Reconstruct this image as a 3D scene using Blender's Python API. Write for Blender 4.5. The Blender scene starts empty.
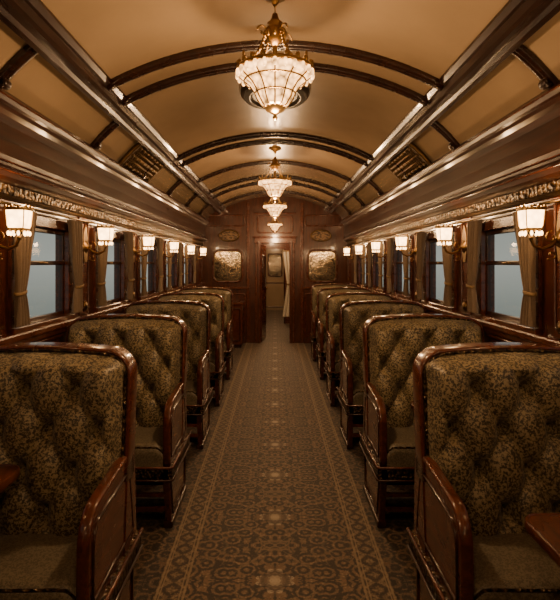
import bpy, bmesh, math, random
from mathutils import Vector, Matrix
random.seed(4)
PI=math.pi
scene=bpy.context.scene
CAMZ=1.38

# ------------------------------------------------------------------ materials
def new_mat(name):
    m=bpy.data.materials.new(name); m.use_nodes=True
    nt=m.node_tree; nt.nodes.clear()
    return m,nt
def N(nt,typ,**kw):
    n=nt.nodes.new(typ)
    for k,v in kw.items(): setattr(n,k,v)
    return n
def L(nt,a,b): nt.links.new(a,b)
def val(nt,sock,v):
    if hasattr(v,'is_output') or isinstance(v,bpy.types.NodeSocket): L(nt,v,sock)
    else: sock.default_value=v
def M(nt,op,a,b=None,c=None):
    n=N(nt,'ShaderNodeMath',operation=op)
    val(nt,n.inputs[0],a)
    if b is not None: val(nt,n.inputs[1],b)
    if c is not None: val(nt,n.inputs[2],c)
    return n.outputs[0]
def mixc(nt,f,a,b):
    n=N(nt,'ShaderNodeMix',data_type='RGBA')
    val(nt,n.inputs[0],f)
    val(nt,n.inputs[6],a if not isinstance(a,tuple) else (*a,1))
    val(nt,n.inputs[7],b if not isinstance(b,tuple) else (*b,1))
    return n.outputs[2]
def ramp(nt,f,stops,interp='LINEAR'):
    n=N(nt,'ShaderNodeValToRGB'); n.color_ramp.interpolation=interp
    el=n.color_ramp.elements
    while len(el)<len(stops): el.new(0.5)
    for e,(p,c) in zip(el,stops):
        e.position=p; e.color=(*c,1) if len(c)==3 else c
    L(nt,f,n.inputs[0]); return n.outputs[0]
def principled(nt,col,rough=.5,metal=0,coat=0,sheen=0,bump=None,bstr=.3,bdist=.01,spec=.5):
    p=N(nt,'ShaderNodeBsdfPrincipled')
    val(nt,p.inputs['Base Color'],col if not isinstance(col,tuple) else (*col,1))
    val(nt,p.inputs['Roughness'],rough)
    p.inputs['Metallic'].default_value=metal
    p.inputs['Coat Weight'].default_value=coat
    p.inputs['Coat Roughness'].default_value=.09
    p.inputs['Sheen Weight'].default_value=sheen
    p.inputs['Specular IOR Level'].default_value=spec
    if bump is not None:
        b=N(nt,'ShaderNodeBump'); b.inputs['Strength'].default_value=bstr; b.inputs['Distance'].default_value=bdist
        L(nt,bump,b.inputs['Height']); L(nt,b.outputs[0],p.inputs['Normal'])
    o=N(nt,'ShaderNodeOutputMaterial'); L(nt,p.outputs[0],o.inputs[0])
    return p
def objco(nt,scale=(1,1,1)):
    t=N(nt,'ShaderNodeTexCoord'); mp=N(nt,'ShaderNodeMapping')
    mp.inputs['Scale'].default_value=scale
    L(nt,t.outputs['Object'],mp.inputs[0]); return mp.outputs[0]
def noise(nt,vec,scale,detail=4,rough=.5,dist=0):
    n=N(nt,'ShaderNodeTexNoise'); L(nt,vec,n.inputs['Vector'])
    n.inputs['Scale'].default_value=scale; n.inputs['Detail'].default_value=detail
    n.inputs['Roughness'].default_value=rough; n.inputs['Distortion'].default_value=dist
    return n.outputs[0]

def wood(name,dark,light,scale=(1,1,1),rough=.28,coat=.6,spec=.4):
    m,nt=new_mat(name)
    v=objco(nt,scale)
    a=noise(nt,v,9,6,.6,1.2)
    c=ramp(nt,a,[(.3,dark),(.5,tuple((dark[i]+light[i])/2 for i in range(3))),(.72,light)])
    r=M(nt,'MULTIPLY_ADD',noise(nt,v,4,2),.15,rough-.07)
    principled(nt,c,r,coat=coat,bump=a,bstr=.06,spec=spec)
    return m
WOOD_D=wood('mahogany_dark',(.013,.004,.0022),(.052,.0145,.006),(1,.25,3),.30,.45,.35)
WOOD_V=wood('mahogany_wall',(.028,.0075,.0035),(.100,.026,.010),(3,3,.35),.30,.5,.4)
WOOD_R=wood('mahogany_red',(.040,.010,.0045),(.140,.036,.015),(3,1,3),.27,.7)
WOOD_B=wood('mahogany_beam',(.009,.0035,.002),(.030,.010,.005),(3,.3,3),.27,.4,.35)

def simple(name,col,rough,metal=0,coat=0,bumpscale=None,bstr=.3,var=0,sheen=0):
    m,nt=new_mat(name); v=objco(nt)
    n=noise(nt,v,bumpscale or 20,4)
    c=mixc(nt,M(nt,'MULTIPLY',n,1.0),tuple(x*(1-var) for x in col),tuple(x*(1+var) for x in col))
    principled(nt,c,rough,metal,coat,sheen,bump=n if bumpscale else None,bstr=bstr,bdist=.004)
    return m
BRASS=simple('aged_brass',(.30,.19,.08),.32,1,0,None,.2,.3)
BRASSD=simple('dark_brass',(.14,.085,.035),.40,1,0,60,.5,.4)
CREAM=simple('ceiling_cream_paint',(.33,.235,.14),.24,0,.5,3,.07,.22)
DARKM=simple('dark_bronze',(.03,.02,.013),.4,.6,0,None,.2,.2)
CURT=simple('curtain_taupe',(.17,.12,.08),.8,0,0,120,.3,.25,.3)
LINEN=simple('pale_linen',(.60,.56,.48),.85,0,0,80,.3,.1)
TIE=simple('curtain_tie_gold',(.22,.14,.06),.6,0,0,100,.5,.3)
BLACK=simple('grille_backing_dark',(.02,.012,.008),.6)  # near-black backing sheet behind the grille bars

def carved(name,c0,c1,scale):
    m,nt=new_mat(name); v=objco(nt)
    vo=N(nt,'ShaderNodeTexVoronoi',feature='SMOOTH_F1'); L(nt,v,vo.inputs['Vector']); vo.inputs['Scale'].default_value=scale
    c=ramp(nt,vo.outputs['Distance'],[(.1,c1),(.55,c0)])
    principled(nt,c,.35,.7,bump=vo.outputs['Distance'],bstr=1,bdist=.02)
    return m
FRIEZE=carved('gilt_carved_frieze',(.02,.010,.004),(.30,.17,.06),44)
BRAID=carved('woven_braid_trim',(.02,.012,.007),(.17,.11,.05),70)

def fabric(name,c0,c1,c2,scale):
    m,nt=new_mat(name); v=objco(nt)
    n1=noise(nt,v,scale,2,.5,1.2)
    vo=N(nt,'ShaderNodeTexVoronoi',feature='SMOOTH_F1'); L(nt,v,vo.inputs['Vector']); vo.inputs['Scale'].default_value=scale*.9
    s=M(nt,'ADD',M(nt,'MULTIPLY',n1,.7),M(nt,'MULTIPLY',vo.outputs['Distance'],.3))
    c=ramp(nt,s,[(.42,c0),(.475,c1),(.53,c2)])
    principled(nt,c,.48,0,0,.1,bump=s,bstr=.25,bdist=.003,spec=.5)
    return m
FAB=fabric('olive_brocade_velvet',(.026,.019,.010),(.115,.088,.045),(.26,.205,.112),125)
FABD=fabric('olive_seat_velvet',(.085,.070,.046),(.12,.10,.066),(.165,.14,.095),150)
BTN=simple('button_velvet',(.025,.018,.009),.7)

def carpet(name,gain=1.0,border=True):
    m,nt=new_mat(name)
    t=N(nt,'ShaderNodeTexCoord'); sx=N(nt,'ShaderNodeSeparateXYZ'); L(nt,t.outputs['Object'],sx.inputs[0])
    ax=M(nt,'ABSOLUTE',sx.outputs[0])
    py=M(nt,'PINGPONG',sx.outputs[1],.27)
    cb=N(nt,'ShaderNodeCombineXYZ'); L(nt,ax,cb.inputs[0]); L(nt,py,cb.inputs[1])
    vo=N(nt,'ShaderNodeTexVoronoi',feature='F1'); L(nt,cb.outputs[0],vo.inputs['Vector']); vo.inputs['Scale'].default_value=15
    rings=M(nt,'SINE',M(nt,'MULTIPLY',vo.outputs['Distance'],15.0))
    nz=noise(nt,cb.outputs[0],40,3,.6,3.0)
    s=M(nt,'ADD',M(nt,'MULTIPLY',rings,.13),nz)
    g=gain
    base=ramp(nt,s,[(.42,(.014*g,.011*g,.009*g)),(.52,(.032*g,.024*g,.017*g)),(.57,(.17*g,.122*g,.074*g)),(.66,(.095*g,.040*g,.024*g)),(.76,(.25*g,.19*g,.125*g))])
    tr=M(nt,'PINGPONG',M(nt,'ADD',M(nt,'MULTIPLY',ax,1.2),py),.135)
    trm=M(nt,'LESS_THAN',tr,.004)
    col=mixc(nt,M(nt,'MULTIPLY',trm,.4),base,(.18*g,.14*g,.09*g))
    d=N(nt,'ShaderNodeVectorMath',operation='LENGTH')
    L(nt,cb.outputs[0],d.inputs[0]); dl=d.outputs['Value']
    ang=M(nt,'ARCTAN2',py,ax)
    rr=M(nt,'MULTIPLY_ADD',M(nt,'SINE',M(nt,'MULTIPLY',ang,6.0)),.016,.070)
    inn=M(nt,'LESS_THAN',dl,rr)
    medc=ramp(nt,M(nt,'PINGPONG',M(nt,'MULTIPLY_ADD',dl,10,nz),.5),[(.10,(.08*g,.055*g,.04*g)),(.35,(.42*g,.36*g,.27*g))])
    col=mixc(nt,M(nt,'MULTIPLY',inn,.75),col,medc)
    if border:
        b1=M(nt,'GREATER_THAN',ax,.375)
        py2=M(nt,'PINGPONG',sx.outputs[1],.05)
        bx=M(nt,'ABSOLUTE',M(nt,'SUBTRACT',ax,.435))
        fl=M(nt,'SINE',M(nt,'MULTIPLY',M(nt,'ADD',bx,py2),120))
        bc=ramp(nt,M(nt,'ADD',M(nt,'MULTIPLY',fl,.12),nz),[(.44,(.020*g,.014*g,.010*g)),(.57,(.12*g,.080*g,.048*g)),(.68,(.19*g,.145*g,.095*g))])
        col=mixc(nt,b1,col,bc)
        for c0,w in ((.378,.005),(.394,.003),(.478,.003),(.490,.005)):
            l=M(nt,'LESS_THAN',M(nt,'ABSOLUTE',M(nt,'SUBTRACT',ax,c0)),w)
            col=mixc(nt,M(nt,'MULTIPLY',l,.7),col,(.22*g,.165*g,.105*g))
    pile=noise(nt,t.outputs['Object'],260,2)
    wear=noise(nt,t.outputs['Object'],3.5,3)
    col=mixc(nt,M(nt,'MULTIPLY',M(nt,'MULTIPLY',pile,wear),.55),col,(.03*g,.02*g,.014*g))
    principled(nt,col,.60,0,0,.15,bump=pile,bstr=.5,bdist=.004,spec=.4)
    return m
CARP=carpet('persian_runner_carpet',1.5)
CARPF=carpet('patterned_floor_carpet',1.1,False)

def emit(name,col,strength,pattern=0,scale=30,gl=.15):
    m,nt=new_mat(name); v=objco(nt)
    e=N(nt,'ShaderNodeEmission'); e.inputs[0].default_value=(*col,1)
    if pattern:
        vo=N(nt,'ShaderNodeTexVoronoi'); L(nt,v,vo.inputs['Vector']); vo.inputs['Scale'].default_value=scale
        s=M(nt,'MULTIPLY_ADD',vo.outputs['Distance'],-pattern*strength,strength*(1+pattern*.4))
        s=M(nt,'MAXIMUM',s,strength*.12)
        L(nt,s,e.inputs[1])
    else: e.inputs[1].default_value=strength
    g=N(nt,'ShaderNodeBsdfGlossy'); g.inputs['Roughness'].default_value=.1; g.inputs[0].default_value=(.9,.8,.6,1)
    mx=N(nt,'ShaderNodeMixShader'); mx.inputs[0].default_value=gl
    L(nt,e.outputs[0],mx.inputs[1]); L(nt,g.outputs[0],mx.inputs[2])
    o=N(nt,'ShaderNodeOutputMaterial'); L(nt,mx.outputs[0],o.inputs[0]); return m
WARM=(1,.61,.30)
BOWL=emit('lit_cut_glass_bowl',(1,.48,.15),6,1.7,40)
SHADE=emit('lit_frosted_glass_shade',(1,.54,.20),14,.6,40)
BULB=emit('lamp_bulb',(1,.7,.4),18)

def glassmat():
    m,nt=new_mat('window_glass')
    t=N(nt,'ShaderNodeBsdfTransparent'); t.inputs[0].default_value=(.95,.97,.95,1)
    g=N(nt,'ShaderNodeBsdfGlossy'); g.inputs['Roughness'].default_value=.03
    mx=N(nt,'ShaderNodeMixShader'); mx.inputs[0].default_value=.06; L(nt,t.outputs[0],mx.inputs[1]); L(nt,g.outputs[0],mx.inputs[2])
    o=N(nt,'ShaderNodeOutputMaterial'); L(nt,mx.outputs[0],o.inputs[0]); return m
GLASS=glassmat()
def mirrormat():
    m,nt=new_mat('etched_mirror'); v=objco(nt)
    vo=noise(nt,v,7,3,.6,2)
    c=ramp(nt,vo,[(.42,(.14,.11,.08)),(.52,(.48,.42,.31)),(.6,(.24,.19,.13))])
    principled(nt,c,.12,.85,bump=vo,bstr=.2); return m
MIRR=mirrormat()
def signmat():
    m,nt=new_mat('gilt_sign_face'); v=objco(nt,(1,1,2))
    n=noise(nt,v,22,2)
    c=ramp(nt,n,[(.46,(.03,.014,.008)),(.54,(.20,.12,.06))])
    principled(nt,c,.35,.3); return m
SIGN=signmat()

# ------------------------------------------------------------------ mesh builder
class MB:
    def __init__(s): s.v=[];s.f=[];s.m=[];s.sm=[];s.mats=[]
    def mi(s,mat):
        if mat not in s.mats: s.mats.append(mat)
        return s.mats.index(mat)
    def add(s,vs,fs,mat,smooth=False):
        o=len(s.v); s.v+= [tuple(v) for v in vs]; k=s.mi(mat)
        for f in fs: s.f.append([i+o for i in f]); s.m.append(k); s.sm.append(smooth)
    def bm(s,bm,mat,smooth=False):
        bm.verts.index_update()
        s.add([v.co.copy() for v in bm.verts],[[v.index for v in f.verts] for f in bm.faces],mat,smooth); bm.free()
    def box(s,x0,x1,y0,y1,z0,z1,mat,bev=0,seg=2,smooth=False):
        if x0>x1:x0,x1=x1,x0
        if y0>y1:y0,y1=y1,y0
        b=bmesh.new(); bmesh.ops.create_cube(b,size=1)
        for v in b.verts: v.co=Vector(((x0+x1)/2+v.co.x*(x1-x0),(y0+y1)/2+v.co.y*(y1-y0),(z0+z1)/2+v.co.z*(z1-z0)))
        if bev: bmesh.ops.bevel(b,geom=b.edges[:],offset=bev,segments=seg,profile=.5,affect='EDGES')
        s.bm(b,mat,smooth)
    def prism(s,pts,axis,a0,a1,mat,bev=0,fn=None):
        def mk(p,a):
            if axis=='x': return (a,p[0],p[1])
            if axis=='y': return (p[0],a,p[1])
            return (p[0],p[1],a)
        b=bmesh.new()
        A=[b.verts.new(mk(p,a0)) for p in pts]; B=[b.verts.new(mk(p,a1)) for p in pts]
        b.faces.new(A); b.faces.new(B[::-1]); n=len(pts)
        for i in range(n): b.faces.new((A[i],B[i],B[(i+1)%n],A[(i+1)%n]))
        bmesh.ops.recalc_face_normals(b,faces=b.faces[:])
        if bev:
            ed=[e for e in b.edges if len(e.link_faces)==2 and e.calc_face_angle(0)>.8]
            bmesh.ops.bevel(b,geom=ed,offset=bev,segments=2,profile=.5,affect='EDGES')
        if fn:
            for v in b.verts: v.co=Vector(fn(v.co))
        s.bm(b,mat)
    def sweepy(s,prof,ys,mat,smooth=False,fn=None):
        n=len(prof); vs=[];fs=[]
        for y in ys:
            for p in prof: vs.append((p[0],y,p[1]))
        for j in range(len(ys)-1):
            for i in range(n-1): fs.append([j*n+i,j*n+i+1,(j+1)*n+i+1,(j+1)*n+i])
        s.add(vs,fs,mat,smooth)
    def lathe(s,prof,c,mat,seg=24,smooth=True,axis='z',flute=0,nf=0):
        vs=[];fs=[];n=len(prof)
        for k in range(seg):
            a=2*PI*k/seg
            for r,h in prof:
                rr=r*(1+flute*math.cos(nf*a)) if flute else r
                p=(rr*math.cos(a),rr*math.sin(a),h)
                if axis=='x': p=(p[2],p[0],p[1])
                if axis=='y': p=(p[0],p[2],p[1])
                vs.append((c[0]+p[0],c[1]+p[1],c[2]+p[2]))
        for k in range(seg):
            k2=(k+1)%seg
            for i in range(n-1): fs.append([k*n+i,k2*n+i,k2*n+i+1,k*n+i+1])
        s.add(vs,fs,mat,smooth)
    def tube(s,path,r,mat,seg=8,closed=False):
        P=[Vector(p) for p in path]; n=len(P); vs=[];fs=[]
        up=Vector((0,0,1)); prev=None
        for i,p in enumerate(P):
            if closed: t=P[(i+1)%n]-P[i-1]
            else: t=P[min(i+1,n-1)]-P[max(i-1,0)]
            t.normalize()
            if prev is None:
                a=t.cross(up)
                if a.length<.1: a=t.cross(Vector((1,0,0)))
            else: a=prev-t*prev.dot(t)
            a.normalize(); prev=a; b=t.cross(a)
            rr=r[i] if isinstance(r,(list,tuple)) else r
            for k in range(seg):
                q=2*PI*k/seg; vs.append(p+a*rr*math.cos(q)+b*rr*math.sin(q))
        for i in range(n if closed else n-1):
            j=(i+1)%n
            for k in range(seg):
                k2=(k+1)%seg; fs.append([i*seg+k,i*seg+k2,j*seg+k2,j*seg+k])
        if not closed:
            fs.append(list(range(seg))[::-1]); fs.append([(n-1)*seg+k for k in range(seg)])
        s.add(vs,fs,mat,True)
    def rail(s,path,bn,w,t,mat,seg=14,closed=False,e=.55):
        P=[Vector(p) for p in path]; n=len(P); bn=Vector(bn).normalized(); vs=[];fs=[]
        sg=lambda x:(abs(x)**e)*(1 if x>=0 else -1)
        for i,p in enumerate(P):
            tt=(P[(i+1)%n]-P[i-1]) if closed else (P[min(i+1,n-1)]-P[max(i-1,0)])
            tt.normalize(); nn=tt.cross(bn).normalized()
            for k in range(seg):
                q=2*PI*k/seg
                vs.append(p+nn*(t/2*sg(math.cos(q)))+bn*(w/2*sg(math.sin(q))))
        for i in range(n if closed else n-1):
            j=(i+1)%n
            for k in range(seg):
                k2=(k+1)%seg; fs.append([i*seg+k,i*seg+k2,j*seg+k2,j*seg+k])
        if not closed:
            fs.append(list(range(seg))[::-1]); fs.append([(n-1)*seg+k for k in range(seg)])
        s.add(vs,fs,mat,True)
    def grid(s,fn,nu,nv,mat,smooth=True):
        vs=[fn(i/nu,j/nv) for j in range(nv+1) for i in range(nu+1)]
        fs=[[j*(nu+1)+i,j*(nu+1)+i+1,(j+1)*(nu+1)+i+1,(j+1)*(nu+1)+i] for j in range(nv) for i in range(nu)]
        s.add(vs,fs,mat,smooth)
    def sphere(s,c,r,mat,sc=(1,1,1),seg=12):
        b=bmesh.new(); bmesh.ops.create_uvsphere(b,u_segments=seg,v_segments=max(6,seg//2),radius=r)
        for v in b.verts: v.co=Vector((c[0]+v.co.x*sc[0],c[1]+v.co.y*sc[1],c[2]+v.co.z*sc[2]))
        s.bm(b,mat,True)
    def mesh(s,name,mirror=False,recalc=True):
        me=bpy.data.meshes.new(name)
        vs=[(-v[0],v[1],v[2]) for v in s.v] if mirror else s.v
        fs=[f[::-1] for f in s.f] if mirror else s.f
        me.from_pydata(vs,[],fs)
        for m in s.mats: me.materials.append(m)
        me.polygons.foreach_set('material_index',s.m); me.polygons.foreach_set('use_smooth',s.sm)
        me.update()
        if recalc:
            b=bmesh.new(); b.from_mesh(me); bmesh.ops.recalc_face_normals(b,faces=b.faces[:]); b.to_mesh(me); b.free()
        return me
    def obj(s,name,loc=(0,0,0),mirror=False,parent=None):
        return place(s.mesh(name,mirror),name,loc,parent)
def place(me,name,loc=(0,0,0),parent=None,scale=None):
    o=bpy.data.objects.new(name,me); o.location=loc
    if scale: o.scale=(scale,)*3
    if parent: o.parent=parent
    scene.collection.objects.link(o); return o
def rrect(x0,x1,z0,z1,r,n=5):
    pts=[]
    for cx,cz,a0 in ((x1-r,z1-r,0),(x0+r,z1-r,90),(x0+r,z0+r,180),(x1-r,z0+r,270)):
        for i in range(n+1):
            a=math.radians(a0+90*i/n); pts.append((cx+r*math.cos(a),cz+r*math.sin(a)))
    return pts

# ------------------------------------------------------------------ dimensions
W=1.25; Y0=-1.7; Y1=8.6
ZC=1.755
APEX=2.53; FX=.88; FZ=2.31
sag=APEX-FZ; R=(FX*FX+sag*sag)/(2*sag); CZ=APEX-R
def ceil_z(x): return CZ+math.sqrt(R*R-x*x)
lamp_ys=[2.15+1.1*k for k in range(-3,6)]
win_ys=[2.70+1.1*k for k in range(-4,5)]

# ------------------------------------------------------------------ floor, ceiling
b=MB(); b.box(-W-.1,W+.1,Y0-.1,Y1+.1,-.06,0,CARPF); b.obj('floor')
b=MB(); b.box(-.5,.5,Y0+.1,Y1-.02,0,.008,CARP,.003); b.obj('carpet_runner')

b=MB()
prof=[(FX*t/16*1.03,ceil_z(FX*t/16*1.03)) for t in range(-16,17)]
b.sweepy(prof,[Y0+i*(Y1-Y0)/20 for i in range(21)],CREAM,True)
for s in (1,-1):
    cp=[]
    for i in range(9):
        t=i/8; x=.97+(1.19-.97)*t; z=2.315-(2.315-2.10)*(t**1.25)
        cp.append((s*x,z))
    b.sweepy(cp,[Y0,Y1],CREAM,True)
ceil=b.obj('ceiling')
sol=ceil.modifiers.new('thick','SOLIDIFY'); sol.thickness=.02; sol.offset=1

def side_prof(pts,s): return [(s*p[0],p[1]) for p in pts]
tn=1
beam=[(.845,2.345),(.845,2.315),(.86,2.295),(.875,2.295),(.885,2.268),(.90,2.258),(.935,2.258),(.945,2.243),(.975,2.243),(.985,2.262),(1.0,2.268),(1.005,2.29),(1.005,2.33)]
corn=[(1.25,1.745),(1.205,1.750),(1.18,1.762),(1.172,1.785),(1.182,1.80),(1.20,1.806),(1.205,1.82),(1.195,1.86),(1.20,1.93),(1.20,2.00),(1.185,2.03),(1.165,2.045),(1.155,2.06),(1.14,2.066),(1.132,2.085),(1.14,2.105),(1.16,2.112),(1.165,2.125),(1.22,2.13)]
low=[(1.25,1.672),(1.232,1.675),(1.225,1.685),(1.232,1.695),(1.25,1.697)]
for s,nm in ((1,'right'),(-1,'left')):
    b=MB(); b.sweepy(side_prof(beam,s),[Y0,Y1],WOOD_B); b.obj('trim_%d'%tn); tn+=1
    b=MB(); b.sweepy(side_prof(corn,s),[Y0,Y1],WOOD_D)
    b.sweepy(side_prof([(1.242,1.695),(1.236,1.70),(1.236,1.742),(1.242,1.746)],s),[Y0,Y1],FRIEZE)
    b.sweepy(side_prof(low,s),[Y0,Y1],BRASSD)
    for (bx,bz,br) in ((1.168,1.786,.0045),(1.195,1.835,.004),(1.128,2.085,.0035)):
        b.tube([(s*bx,Y0,bz),(s*bx,Y1,bz)],br,WOOD_R,6)
    b.obj('trim_%d'%tn); tn+=1

ribs=[-1.0,.4,.65,2.60,2.86,4.42,4.68,5.62,6.55,7.0,7.9]
for y in ribs:
    b=MB()
    path=[(x,y,ceil_z(x)-.012) for x in [(-.87+1.74*i/28) for i in range(29)]]
    b.rail(path,(0,1,0),.055,.04,WOOD_B)
    b.rail([(p[0],y,p[2]-.018) for p in path],(0,1,0),.028,.022,WOOD_B)
    b.obj('trim_%d'%tn); tn+=1
for s in (1,-1):
    b=MB()
    for y in [2.08+1.1*k for k in range(-3,6)]:
        path=[]
        for i in range(13):
            t=i/12; x=.98+(1.19-.98)*t; z=2.30-(2.30-2.10)*(t**1.25)-.014
            path.append((s*x,y,z))
        b.rail(path,(0,1,0),.06,.035,WOOD_B)
        b.rail([(p[0]-s*.004,y,p[2]-.014) for p in path],(0,1,0),.025,.02,WOOD_B)
        sc=[(s*(1.13+.028*math.cos(a)*(1-a/9)),y,2.125+.028*math.sin(a)*(1-a/9)) for a in [i*.45 for i in range(14)]]
        b.rail(sc,(0,1,0),.05,.014,WOOD_B)
    b.obj('trim_%d'%tn); tn+=1
    g=MB()
    def cv(t,off): 
        x=.98+(1.19-.98)*t; z=2.30-(2.30-2.10)*(t**1.25); return (s*(x-off*.6),z-off)
    ya,yb=3.72,4.50
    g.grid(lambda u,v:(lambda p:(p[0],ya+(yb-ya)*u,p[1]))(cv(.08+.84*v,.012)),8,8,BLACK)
    for i in range(17):
        y=ya+(yb-ya)*i/16
        g.tube([(lambda p:(p[0],y,p[1]))(cv(.08+.84*j/8,.018)) for j in range(9)],.007,BRASSD,6)
    for j in range(7):
        t=.08+.84*j/6; p=cv(t,.021)
        g.tube([(p[0],ya,p[1]),(p[0],yb,p[1])],.008 if j%3 else .013,BRASSD,6)
    for y in (ya,yb):
        g.rail([(lambda p:(p[0],y,p[1]))(cv(.04+.92*j/8,.016)) for j in range(9)],(0,1,0),.04,.03,BRASSD)
    for i in range(8):
        for j in (1.0,3.0,5.0):
            p=cv(.08+.84*j/6,.024); g.sphere((p[0],ya+(i+.5)*(yb-ya)/8,p[1]),.022,BRASSD,(.7,1,.7),8)
    g.obj('ventilation_grille')

b=MB()
vz=APEX
def dome(u,v):
    a=2*PI*u
    prof=[(1.0,0),(1.0,-.02),(.9,-.045),(.72,-.05),(.66,-.035),(.4,-.03),(.0,-.05)]
    k=v*(len(prof)-1); i=min(int(k),len(prof)-2); f=k-i
    rr=prof[i][0]*(1-f)+prof[i+1][0]*f; zz=prof[i][1]*(1-f)+prof[i+1][1]*f
    x=.23*rr*math.cos(a); y=.30*rr*math.sin(a); return (x,3.32+y,vz-.012+zz)
b.grid(dome,36,24,DARKM); b.obj('ceiling_ventilator')

# ------------------------------------------------------------------ side walls
WZ0,WZ1=1.05,1.60
HALF=.33
for s,nm in ((1,'right'),(-1,'left')):
    b=MB()
    def bx(x0,x1,y0,y1,z0,z1,m,bev=0): b.box(s*x0,s*x1,y0,y1,z0,z1,m,bev)
    bx(W,W+.08,Y0-.1,Y1+.1,0,WZ0,WOOD_V)
    bx(W,W+.08,Y0-.1,Y1+.1,WZ1,2.14,WOOD_V)
    edges=[Y0-.1]
    for c in win_ys: edges+=[c-HALF,c+HALF]
    edges.append(Y1+.1)
    for i in range(0,len(edges),2): bx(W,W+.08,edges[i],edges[i+1],WZ0,WZ1,WOOD_V)
    for y in lamp_ys+[8.35]:
        bx(W-.012,W,y-.075,y+.075,WZ0+.0,1.672,WOOD_R,.004)
        b.rail([(s*(W-.016),y+p[0],p[1]) for p in rrect(-.05,.05,WZ0+.04,1.64,.012,2)],(1,0,0),.012,.012,WOOD_V,8,True)
        b.lathe([(0,.0),(.035,.002),(.03,.012),(.0,.018)] if s<0 else [(0,0),(.035,-.002),(.03,-.012),(0,-.018)],(s*(W-.012),y,1.10),BRASSD,12,True,'x')
    for c in win_ys:
        for (z0,z1) in ((.12,.52),(.60,.96)):
            b.rail([(s*(W-.004),c+p[0],p[1]) for p in rrect(-.42,.42,z0,z1,.02,2)],(1,0,0),.02,.022,WOOD_V,8,True)
    b.obj('wall_'+nm)
    b=MB()
    bx(W-.035,W,Y0,Y1,WZ0-.045,WZ0-.005,WOOD_R,.01)
    bx(W-.02,W,Y0,Y1,WZ0-.075,WZ0-.045,WOOD_V,.006)
    b.obj('trim_%d'%tn); tn+=1
    b=MB(); bx(W-.02,W,Y0,Y1,0,.10,WOOD_D,.006); b.obj('baseboard_'+nm)

wn=1
for s in (1,-1):
    b=MB()
    xi=lambda d:s*(W+d)
    y0,y1=-HALF,HALF
    b.box(xi(-.016),xi(.07),y0-.03,y0+.03,WZ0,WZ1,WOOD_R,.005); b.box(xi(-.016),xi(.07),y1-.03,y1+.03,WZ0,WZ1,WOOD_R,.005)
    b.box(xi(-.016),xi(.07),y0,y1,WZ1-.03,WZ1+.03,WOOD_R,.005); b.box(xi(-.03),xi(.07),y0-.03,y1+.03,WZ0-.01,WZ0+.022,WOOD_R,.005)
    b.box(xi(.01),xi(.04),y0,y1,1.368,1.392,WOOD_D,.004)
    b.box(xi(.015),xi(.04),y0+.02,y0+.045,WZ0,WZ1,WOOD_D,.004); b.box(xi(.015),xi(.04),y1-.045,y1-.02,WZ0,WZ1,WOOD_D,.004)
    b.box(xi(.015),xi(.04),y0,y1,WZ0+.015,WZ0+.045,WOOD_D,.004); b.box(xi(.015),xi(.04),y0,y1,WZ1-.055,WZ1-.03,WOOD_D,.004)
    b.add([(xi(.03),y0+.03,WZ0+.03),(xi(.03),y1-.03,WZ0+.03),(xi(.03),y1-.03,WZ1-.04),(xi(.03),y0+.03,WZ1-.04)],[[0,1,2,3]],GLASS)
    b.tube([(xi(.0),-.05,1.38),(xi(-.01),-.02,1.38),(xi(-.01),.02,1.38),(xi(0),.05,1.38)],.004,BRASS,6)
    me=b.mesh('window_mesh')
    for c in win_ys:
        place(me,'window_%d'%wn,(0,c,0)); wn+=1

def curtain_mesh(s,side):
    b=MB()
    zt,zb=1.632,1.082; ztie=1.24
    def wid(z):
        if z>ztie: t=(z-ztie)/(zt-ztie); return .075+.11*(t**.75)
        t=(ztie-z)/(ztie-zb); return .075+.05*(t**.6)
    def fn(u,v):
        z=zb+(zt-zb)*v; w=wid(z); amp=.017*(.5+.5*w/.18)
        y=(w*(1-u))*(-side)
        xx=W-.055+amp*math.sin(u*2*PI*4.5+.6*math.sin(v*5))
        return (s*xx,y,z)
    b.grid(fn,64,26,CURT)
    pth=[(s*(W-.055+.022*math.cos(a)),-side*.037+.042*math.sin(a),ztie+.006*math.sin(a)) for a in [2*PI*i/16 for i in range(16)]]
    b.rail(pth,(0,0,1),.018,.006,TIE,8,True)
    return b.mesh('curtain_mesh')
for s in (1,-1):
    near=curtain_mesh(s,-1); far=curtain_mesh(s,1)
    for c in win_ys:
        place(far,'curtain',(0,c+HALF+.06,0)); place(near,'curtain',(0,c-HALF-.06,0))
    b=MB(); b.tube([(s*(W-.052),Y0+.05,1.645),(s*(W-.052),Y1-.02,1.645)],.007,BRASSD,8)
    for y in lamp_ys: b.box(s*(W-.06),s*W,y-.008,y+.008,1.640,1.652,BRASSD)
    b.obj('curtain_rod')

# ------------------------------------------------------------------ end walls
b=MB()
DW=.25; DH=1.72
for s in (1,-1): b.box(s*DW,s*W,Y1,Y1+.08,0,2.6,WOOD_V)
b.box(-DW,DW,Y1,Y1+.08,DH,2.6,WOOD_V)
for s in (1,-1):
    for (x0,x1,z0,z1) in ((.52,1.16,.12,.85),(.52,1.16,2.02,2.2)):
        b.rail([(s*p[0],Y1-.004,p[1]) for p in rrect(x0,x1,z0,z1,.03,3)],(0,1,0),.02,.025,WOOD_R,8,True)
    b.box(s*.44,s*.49,Y1-.02,Y1,0,2.42,WOOD_R,.006)
    b.box(s*.44,s*1.25,Y1-.03,Y1,.93,.97,WOOD_R,.008)
b.obj('wall_end')
b=MB()
for s in (1,-1):
    b.box(s*DW,s*(DW+.09),Y1-.03,Y1+.1,0,DH,WOOD_R,.008)
    b.box(s*(DW+.02),s*(DW+.05),Y1-.045,Y1-.02,.0,DH+.04,WOOD_V,.006)
b.box(-DW-.11,DW+.11,Y1-.035,Y1+.1,DH,DH+.09,WOOD_R,.008)
b.box(-DW-.13,DW+.13,Y1-.05,Y1,DH+.09,DH+.12,WOOD_R,.01)
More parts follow.
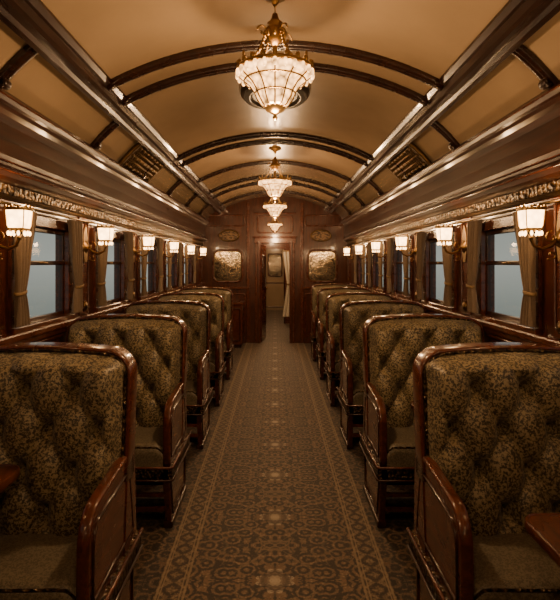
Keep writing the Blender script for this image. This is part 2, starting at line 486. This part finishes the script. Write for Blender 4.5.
b.rail([(p[0],Y1-.006,p[1]) for p in rrect(-.30,.30,1.90,2.18,.03,3)],(0,1,0),.02,.025,WOOD_R,8,True)
b.box(-.36,.36,Y1-.045,Y1,2.22,2.25,WOOD_R,.01)
b.obj('trim_%d'%tn); tn+=1
b=MB(); b.box(-W,W,Y0-.08,Y0,0,2.6,WOOD_V)
b.rail([(p[0],Y0+.004,p[1]) for p in rrect(-.4,.4,.1,2.0,.05,3)],(0,1,0),.02,.03,WOOD_R,8,True); b.obj('wall_back')

# vestibule beyond, with a second open doorway and the next corridor
YV=11.4; YW=14.6
b=MB(); b.box(-.55,-.5,Y1+.08,YW,0,2.2,WOOD_R)
b.rail([(-.498,p[0],p[1]) for p in rrect(9.0,10.2,.9,1.8,.03,3)],(1,0,0),.02,.03,WOOD_R,8,True); b.obj('wall_vestibule_left')
b=MB(); b.box(.5,.55,Y1+.08,YW,0,2.2,WOOD_R)
b.rail([(.498,p[0],p[1]) for p in rrect(9.0,10.2,.9,1.8,.03,3)],(1,0,0),.02,.03,WOOD_R,8,True); b.obj('wall_vestibule_right')
b=MB(); b.box(-.5,-.20,YV,YV+.06,0,2.2,WOOD_R); b.box(.20,.5,YV,YV+.06,0,2.2,WOOD_R); b.box(-.20,.20,YV,YV+.06,1.70,2.2,WOOD_R)
b.rail([(p[0],YV-.01,p[1]) for p in [(-.215,.0),(-.215,1.70),(.215,1.70),(.215,.0)]],(0,1,0),.03,.03,WOOD_V,8); b.obj('wall_vestibule_middle')
b=MB(); b.box(-.55,.55,YW,YW+.06,0,2.2,CREAM)
b.rail([(p[0],YW-.01,p[1]) for p in rrect(-.30,.30,.1,.8,.03,3)],(0,1,0),.02,.03,WOOD_V,8,True)
b.prism(rrect(-.20,.20,1.0,1.65,.05,4),'y',YW-.02,YW-.01,MIRR); b.rail([(p[0],YW-.02,p[1]) for p in rrect(-.20,.20,1.0,1.65,.05,4)],(0,1,0),.03,.03,WOOD_V,8,True); b.obj('wall_vestibule_far')
b=MB(); b.box(-.55,.55,Y1+.08,YW,2.2,2.25,CREAM); b.obj('ceiling_vestibule')
b=MB(); b.box(-.55,.55,Y1+.1,YW+.06,-.06,0,CARPF); b.obj('floor_vestibule')
b=MB()
b.box(-.035,-.005,0,.46,0.003,1.70,WOOD_R,.005)
b.box(-.04,.0,.10,.36,.95,1.50,MIRR,.003)
b.rail([(.0,p[0],p[1]) for p in rrect(.09,.37,.94,1.51,.03,3)],(1,0,0),.03,.03,WOOD_D,8,True)
b.sphere((.02,.42,.92),.02,BRASS)
d=b.obj('door_1',(-.225,Y1+.13,0)); d.rotation_euler=(0,0,math.radians(-8))
b=MB()
def dr(u,v):
    z=.35+1.25*v; w=.22*(.6+.4*min(1,abs(v-.5)*2.0))
    return (.36-w*u,9.6+.02*math.sin(u*22+v),z)
b.grid(dr,40,24,LINEN)
b.rail([(.295+.068*math.cos(a),9.6+.03*math.sin(a),.97) for a in [2*PI*i/14 for i in range(14)]],(0,0,1),.03,.01,TIE,8,True)
b.tube([(.50,9.6,1.61),(.10,9.6,1.61)],.008,BRASS,8)
b.obj('door_drape')
b=MB(); b.lathe([(.0,0),(.05,-.005),(.05,-.02),(.015,-.03)],(0,10.6,2.20),BRASS,16)
b.lathe([(.015,-.03),(.09,-.05),(.10,-.09),(.06,-.15),(.0,-.17)],(0,10.6,2.20),SHADE,20); b.obj('vestibule_ceiling_lamp')

for s in (1,-1):
    b=MB(); out=rrect(s*.81-.25,s*.81+.25,1.06,1.60,.10,7)
    b.prism(out,'y',Y1-.018,Y1-.006,MIRR)
    b.rail([(p[0],Y1-.018,p[1]) for p in out],(0,1,0),.03,.035,WOOD_R,10,True)
    b.rail([(p[0],Y1-.030,p[1]) for p in rrect(s*.81-.23,s*.81+.23,1.08,1.58,.09,7)],(0,1,0),.01,.01,BRASSD,8,True)
    b.obj('wall_mirror')
    b=MB(); ov=[(s*.79+.17*math.cos(a),1.85+.095*math.sin(a)) for a in [2*PI*i/28 for i in range(28)]]
    b.prism(ov,'y',Y1-.016,Y1-.006,SIGN)
    b.rail([(p[0],Y1-.016,p[1]) for p in ov],(0,1,0),.025,.025,BRASSD,8,True); b.obj('oval_sign')

b=MB()
b.box(-1.22,-.53,8.12,8.56,.05,.70,WOOD_R,.01); b.box(-1.23,-.515,8.10,8.57,.70,.735,WOOD_R,.01); b.box(-1.20,-.55,8.15,8.55,0,.06,WOOD_D)
for x0,x1 in ((-1.18,-.90),(-.85,-.57)):
    b.rail([(p[0],8.118,p[1]) for p in rrect(x0,x1,.12,.64,.02,3)],(0,1,0),.016,.02,WOOD_D,8,True)
    b.sphere((x1-.05 if x0<-1 else x0+.05,8.10,.42),.014,BRASS)
b.rail([(-.53,p[0],p[1]) for p in rrect(8.17,8.51,.12,.64,.02,3)],(1,0,0),.016,.02,WOOD_D,8,True)
b.obj('corner_cabinet')

# ------------------------------------------------------------------ seats
SW=.69; ZT=1.06
def lean(z): return -(ZT-z)*.13
def ztop(x):
    t=x/SW; crown=.022*math.sin(PI*min(max(t,0),1))
    r=.085; z=ZT-.015+crown
    for e in (x,SW-x):
        if e<r: z-= r-math.sqrt(max(0,r*r-(r-e)**2))
    return z
def build_seat():
    b=MB()
    A=.172;B=.135
    z0=.44
    OX=.088;OZ=.53
    def fn(u,v):
        x=.012+(SW-.024)*u; z=z0+(ztop(x)-.008-z0)*v
        uu=(x-OX)/A+(z-OZ)/(2*B); vv=(x-OX)/A-(z-OZ)/(2*B)
        su=abs(math.sin(PI*uu)); sv=abs(math.sin(PI*vv))
        q=min(1,math.sqrt((su*su+sv*sv)/1.3))
        pit=math.sin(q*PI/2)**.75
        pil=(su*sv)**.6
        h=.72*pit+.28*pil
        e=min(u,1-u,(1-v)*.9,v*2)
        f=min(1,e/.08)
        f=math.sin(f*PI/2)
        y=.012-.115*h*f-.012*f
        return (x,y+lean(z),z)
    b.grid(fn,88,84,FAB)
    for i in range(-8,12):
        for j in range(-8,12):
            x=OX+A*(i+j)/2; z=OZ+B*(i-j)
            if .05<x<SW-.05 and z0+.03<z<ztop(x)-.05:
                b.sphere((x,-.004+lean(z),z),.013,BTN,(1,.8,1),8)
    xs=[SW*(1-math.cos(PI*i/24))/2 for i in range(25)]
    outline=[(x,ztop(x)) for x in xs]
    poly=[(0.0,.30)]+outline+[(SW,.30)]
    b.prism(poly,'y',.018,.095,WOOD_R,0,lambda c:(c.x,c.y+lean(c.z),c.z))
    pth=[(.004,lean(z)+.045,z) for z in (.60,.70,.80,.90)]+[(min(max(x,.004),SW-.004),.045+lean(z),z) for x,z in outline]+[(SW-.004,lean(z)+.045,z) for z in (.9,.8,.7,.6,.45)]
    b.rail(pth,(0,1,0),.10,.018,WOOD_R,16)
    b.tube([(p[0]*.965+.012,p[1]-.052,p[2]-.008) for p in pth],.0055,BRAID,6)
    arm=[(.03,.690),(-.06,.678),(-.15,.670),(-.24,.664),(-.32,.658)]
    for i in range(1,9):
        a=math.radians(90+90*i/8); arm.append((-.345+.105*math.cos(a)*1.0,.552+.105*math.sin(a)))
    arm+=[(-.452,.48),(-.452,.40),(-.448,.345)]
    body=arm+[(-.44,.335),(.09,.335),(.07,.66)]
    b.prism(body,'x',.004,.030,WOOD_R,.004)
    b.rail([(.017,p[0],p[1]) for p in arm],(1,0,0),.038,.020,WOOD_R,16)
    ins=[(-.02,.625),(-.30,.612)]+[(-.335+.075*math.cos(math.radians(90+90*i/5)),.535+.075*math.sin(math.radians(90+90*i/5))) for i in range(6)]+[(-.412,.40),(-.40,.385),(.02,.385),(.03,.40)]
    b.rail([(.003,p[0],p[1]) for p in ins],(1,0,0),.012,.010,WOOD_D,8,True)
    b.prism([(.05,.62),(-.38,.60),(-.42,.50),(-.42,.30),(.08,.30)],'x',SW-.04,SW-.005,WOOD_R,.006)
    b.box(-.012,.05,-.462,.10,.285,.345,BRAID,.008)
    b.box(.0,SW,-.462,-.43,.285,.345,BRAID,.008)
    b.tube([(-.014,.10,.347),(-.014,-.455,.347),(0,-.466,.347),(SW,-.466,.347)],.007,WOOD_R,8)
    b.tube([(-.014,.10,.283),(-.014,-.455,.283),(0,-.466,.283),(SW,-.466,.283)],.006,WOOD_D,8)
    b.box(.03,SW-.01,-.44,.03,.29,.36,WOOD_D)
    def cush(u,v):
        x=.034+(SW-.078)*u
        L1=.11;L2=.40; d=v*(L1+L2)
        r=.045
        if d<L1-r+.0: y=-.462; z=.352+d
        elif d<L1+r*.57:
            a=(d-(L1-r))/(r*1.57)*PI/2; y=-.462+r*(1-math.cos(a)); z=.352+(L1-r)+r*math.sin(a)
        else: y=-.462+r+(d-(L1+r*.57)); z=.352+L1
        e=min(u,1-u); z-= .03*(1-min(1,e/.07))**2
        z+= .016*math.sin(PI*u)*math.sin(PI*min(1,max(0,(y+.46)/.42)))
        y-= .008*math.sin(PI*u)
        return (x,y,z)
    b.grid(cush,30,40,FABD)
    b.tube([cush(i/20,.19) for i in range(21)],.005,BRAID,6)
    b.prism([(.075,.0),(-.355,.0),(-.365,.05),(-.40,.20),(-.43,.29),(.085,.29)],'x',.010,.044,WOOD_R,.004)
    b.rail([(.008,p[0],p[1]) for p in [(.04,.06),(-.325,.06),(-.37,.21),(-.385,.25),(.045,.25)]],(1,0,0),.010,.009,WOOD_D,8,True)
    b.box(.002,.05,-.37,.085,0,.035,WOOD_D,.006)
    leg=[(.0,0),(.018,.0),(.024,.02),(.016,.05),(.020,.12),(.013,.16),(.022,.20),(.026,.29)]
    for (lx,ly) in ((SW-.05,-.40),(SW-.05,.05),(.34,-.40)):
        b.lathe(leg,(lx,ly,0),WOOD_D,12)
    b.box(.04,SW-.04,-.405,-.385,.10,.125,WOOD_R,.004)
    b.box(.04,SW-.04,-.405,-.385,.175,.195,WOOD_R,.004)
    b.box(.04,SW-.04,.03,.05,.06,.30,WOOD_D)
    b.v=[(v[0],v[1] if v[1]>-.16 else -.16+(v[1]+.16)*.87,v[2]) for v in b.v]
    return b
sb=build_seat()
seatR=sb.mesh('train_seat_mesh'); seatL=sb.mesh('train_seat_mesh_left',mirror=True)
AX=.53
for k in range(6): place(seatR,'train_bench_seat',(AX,1.84+1.1*k,0.001))
for k in range(5): place(seatL,'train_bench_seat',(-AX,1.84+1.1*k,0.001))

def table(x0,y0,y1,sgn,cy,cx=1.06):
    b=MB()
    pts=rrect(x0,1.222,y0,y1,.045,5)
    b.prism(pts,'z',.685,.71,WOOD_R,.006)
    b.rail([(p[0],p[1],.697) for p in pts],(0,0,1),.03,.012,WOOD_R,10,True)
    b.prism(rrect(x0+.03,1.21,y0+.03,y1-.03,.03,4),'z',.645,.685,WOOD_D,.004)
    b.lathe([(.0,0),(.08,0),(.08,.02),(.05,.04),(.025,.07),(.022,.20),(.035,.28),(.022,.36),(.028,.55),(.06,.645)],(cx,cy,0),WOOD_D,16)
    return b.mesh('table_mesh',mirror=(sgn<0))
tR=table(.655,-.46,-.0,1,-.25); tL=table(.835,-.16,.325,-1,-.07)
for k in range(6): place(tR,'dining_table',(0,1.335+1.1*k,0))
for k in range(5): place(tL,'dining_table',(0,1.335+1.1*k,0))

# ------------------------------------------------------------------ sconces
def sconce():
    b=MB()
    xw=W-.012
    b.lathe([(0,-.028),(.02,-.026),(.03,-.015),(.042,-.010),(.045,0)],(xw,0,1.50),BRASS,18,True,'x')
    b.prism([(-.022,1.40),(.022,1.40),(.034,1.46),(.034,1.56),(.02,1.62),(0,1.645),(-.02,1.62),(-.034,1.56),(-.034,1.46)],'x',xw-.010,xw,BRASS,.003)
    pth=[(xw-.02,0,1.50),(xw-.05,0,1.47),(xw-.09,0,1.455),(xw-.125,0,1.47),(xw-.138,0,1.50),(xw-.138,0,1.525)]
    b.tube(pth,[.008,.009,.008,.007,.007,.009],BRASS,8)
    sc=[(xw-.05+.028*(1-a/8)*math.cos(a+1.5),0,1.505+.028*(1-a/8)*math.sin(a+1.5)) for a in [i*.45 for i in range(14)]]
    b.tube(sc,.004,BRASS,6)
    sc=[(xw-.05+.024*(1-a/8)*math.cos(a+4.0),0,1.43+.022*(1-a/8)*math.sin(a+4.0)) for a in [i*.45 for i in range(14)]]
    b.tube(sc,.004,BRASS,6)
    cx=xw-.138
    b.lathe([(0,1.515),(.012,1.518),(.03,1.528),(.036,1.535),(.03,1.54)],(cx,0,0),BRASS,16)
    prof=[(.034,1.537),(.042,1.555),(.045,1.59),(.048,1.622),(.045,1.624),(.03,1.624)]
    vs=[];fs=[]
    ring=16
    for r,z in prof:
        for k in range(ring):
            a=2*PI*k/ring+PI/4; c=math.cos(a);s_=math.sin(a); m=(abs(c)**4+abs(s_)**4)**(-1/4)
            rr=r*m*.95*(1+.04*(k%2)); vs.append((cx+rr*math.cos(a),rr*math.sin(a),z))
    for i in range(len(prof)-1):
        for k in range(ring): fs.append([i*ring+k,i*ring+(k+1)%ring,(i+1)*ring+(k+1)%ring,(i+1)*ring+k])
    fs.append(list(range(ring)))
    b.add(vs,fs,SHADE,False)
    rim=[]
    for k in range(32):
        a=2*PI*k/32; c=math.cos(a);s_=math.sin(a); m=(abs(c)**4+abs(s_)**4)**(-1/4); rim.append((cx+.048*m*.97*c,.048*m*.97*s_,1.626))
    b.rail(rim,(0,0,1),.014,.008,BRASS,8,True)
    b.rail([(cx+(p[0]-cx)*.74,p[1]*.74,1.540) for p in rim],(0,0,1),.010,.008,BRASS,8,True)
    for k in range(4):
        a=PI/4+PI/2*k; c=math.cos(a);s_=math.sin(a)
        m=(abs(c)**4+abs(s_)**4)**(-1/4)
        b.tube([(cx+r*m*.99*c,r*m*.99*s_,z) for r,z in ((.035,1.537),(.043,1.555),(.046,1.59),(.049,1.625))],.0025,BRASS,6)
    for k in range(10):
        p=rim[int(k*3.2)]; b.sphere((p[0],p[1],1.636),.006,BRASS,(1,1,1.4),6)
        b.sphere((cx+(p[0]-cx)*.78,p[1]*.78,1.522),.006,SHADE,(1,1,1.8),6)
    b.sphere((cx,0,1.505),.010,BRASS,(1,1,1.4),8)
    return b
sc=sconce(); scR=sc.mesh('sconce_mesh'); scL=sc.mesh('sconce_mesh_l',mirror=True)
def light(name,loc,power,rad=.05,col=WARM,parent=None):
    l=bpy.data.lights.new(name,'POINT'); l.energy=power; l.color=col; l.shadow_soft_size=rad
    o=bpy.data.objects.new(name,l); o.location=loc; scene.collection.objects.link(o); 
    if parent: o.parent=parent
    return o
for y in lamp_ys:
    for m_,s in ((scR,1),(scL,-1)):
        o=place(m_,'wall_sconce',(0,y,-.015))
        pw=2.6
        if abs(y-1.05)<.1: pw=16.0 if s>0 else 1.0  # out-of-view pair: right bulb boosted to light the near seat, left dimmed
        light('bulb',(s*1.10,0,1.675),pw,.03,parent=o)

# ------------------------------------------------------------------ chandeliers
def chandelier(drop):
    b=MB()
    bp=[(.0,-.165),(.030,-.163),(.054,-.150),(.072,-.122),(.086,-.090),(.104,-.064),(.128,-.044),(.146,-.030),(.152,-.015),(.154,.0)]
    b.lathe(bp,(0,0,0),BOWL,48,False,'z',.04,16)
    for k in range(24):
        a=2*PI*k/24
        b.sphere((.160*math.cos(a),.160*math.sin(a),-.022),.010,BOWL,(1,1,1.8),6)
    for k in range(20):
        a=2*PI*k/20; b.sphere((.155*math.cos(a),.155*math.sin(a),.014),.011,BRASS,(1,1,1.5),6)
        if k%2==0: b.sphere((.158*math.cos(a),.158*math.sin(a),.034),.007,BRASS,(1,1,1.8),6)
    b.lathe([(.150,-.010),(.160,-.008),(.165,.0),(.160,.008),(.148,.010)],(0,0,0),BRASS,40)
    for r,z,t in ((.125,-.048,.004),(.082,-.100,.0035)):
        b.tube([(r*1.05*math.cos(a),r*1.05*math.sin(a),z) for a in [2*PI*i/40 for i in range(40)]],t,BRASS,8,True)
    for k in range(12):
        a=2*PI*k/12
        b.tube([(r*1.04*math.cos(a),r*1.04*math.sin(a),z) for r,z in bp[1:]],.0035,BRASS,6)
    b.lathe([(.0,-.215),(.008,-.21),(.012,-.20),(.006,-.19),(.02,-.182),(.040,-.172),(.046,-.156)],(0,0,0),BRASS,16)
    b.lathe([(.0,.10),(.012,.105),(.032,.125),(.042,.15),(.038,.175),(.024,.19),(.034,.20),(.018,.215),(.012,.24),(.0,.245)],(0,0,0),BRASS,20)
    for k in range(8):
        a=2*PI*k/8; b.sphere((.040*math.cos(a),.040*math.sin(a),.155),.012,BRASS,(1,1,1.6),6)
    b.lathe([(.0,-.1),(.012,-.1),(.012,.02),(.02,.03),(.012,.05),(.010,.11)],(0,0,0),BRASS,12)
    for k in range(4):
        a=2*PI*k/4+.6; c,s_=math.cos(a),math.sin(a)
        pp=[]
        for i in range(13):
            t=i/12; r=.155*(1-t)*(1-.30*math.sin(PI*t))+.03*t; z=.18*t
            pp.append((r*c,r*s_,z))
        b.tube(pp,.0045,BRASS,6)
        for i in range(11):
            b.sphere(pp[i+1],.0085,BRASS,(1,1,.7),6)
        b.tube([((.06+.03*(1-t/9)*math.cos(t))*c,(.06+.03*(1-t/9)*math.cos(t))*s_,.15+.03*(1-t/9)*math.sin(t)) for t in [i*.5 for i in range(14)]],.004,BRASS,6)
    n=int((drop-.245)/.026)
    for i in range(n):
        z=.25+i*(drop-.26)/n
        pts=[]
        for q in range(10):
            a=2*PI*q/10; u=.008*math.cos(a); w=.017*math.sin(a)
            pts.append((u,0,z+.014+w) if i%2 else (0,u,z+.014+w))
        b.tube(pts,.003,BRASS,6,True)
    b.lathe([(.0,drop-.05),(.014,drop-.045),(.02,drop-.03),(.05,drop-.02),(.062,drop-.008),(.065,drop)],(0,0,0),BRASS,20)
    for k in range(4):
        a=2*PI*k/4+.3
        b.sphere((.05*math.cos(a),.05*math.sin(a),-.02),.018,BULB,(1,1,1.5),10)
    return b.mesh('chandelier_mesh')
ch=chandelier(APEX-2.20)
for i,(y,pw) in enumerate(((.15,15),(2.13,30),(5.0,34),(7.1,28))):
    c=place(ch,'chandelier',(0,y,2.20))
    light('bulb_down',(0,0,-.28),pw,.045,parent=c)
    light('bulb_up',(0,0,.07),3.5,.05,parent=c)
ch2=chandelier((ceil_z(0)-2.03)/.72)
c=place(ch2,'chandelier',(0,8.28,2.03),scale=.72)
light('bulb_down',(0,0,-.32),8,.07,parent=c)
light('drape_fill_light',(-.1,9.1,1.95),22,.06)  # added light with no fixture, brightens the drape
light('vestibule_bulb_mid',(0,10.6,1.95),24,.06)
light('far_corridor_fill_light',(0,13.2,1.9),26,.06)  # added fill with no fixture, lifts the corridor so the doorway reads open

# ------------------------------------------------------------------ world & camera
w=bpy.data.worlds.new('overcast_sky'); scene.world=w; w.use_nodes=True
nt=w.node_tree; nt.nodes.clear()
t=N(nt,'ShaderNodeTexCoord'); sx=N(nt,'ShaderNodeSeparateXYZ'); L(nt,t.outputs['Generated'],sx.inputs[0])
c=ramp(nt,M(nt,'MULTIPLY_ADD',sx.outputs[2],.5,.5),[(.30,(.08,.085,.075)),(.46,(.26,.28,.25)),(.5,(.42,.43,.385)),(.62,(.26,.285,.275)),(1,(.10,.13,.15))])
bg=N(nt,'ShaderNodeBackground'); L(nt,c,bg.inputs[0]); bg.inputs[1].default_value=.95
o=N(nt,'ShaderNodeOutputWorld'); L(nt,bg.outputs[0],o.inputs[0])

cam=bpy.data.cameras.new('camera'); co=bpy.data.objects.new('camera',cam); scene.collection.objects.link(co)
co.location=(0,0,CAMZ); co.rotation_euler=(PI/2,0,0)
cam.lens=30; cam.sensor_width=36; cam.shift_x=5/600; cam.shift_y=-37/600; cam.clip_start=.05
scene.camera=co
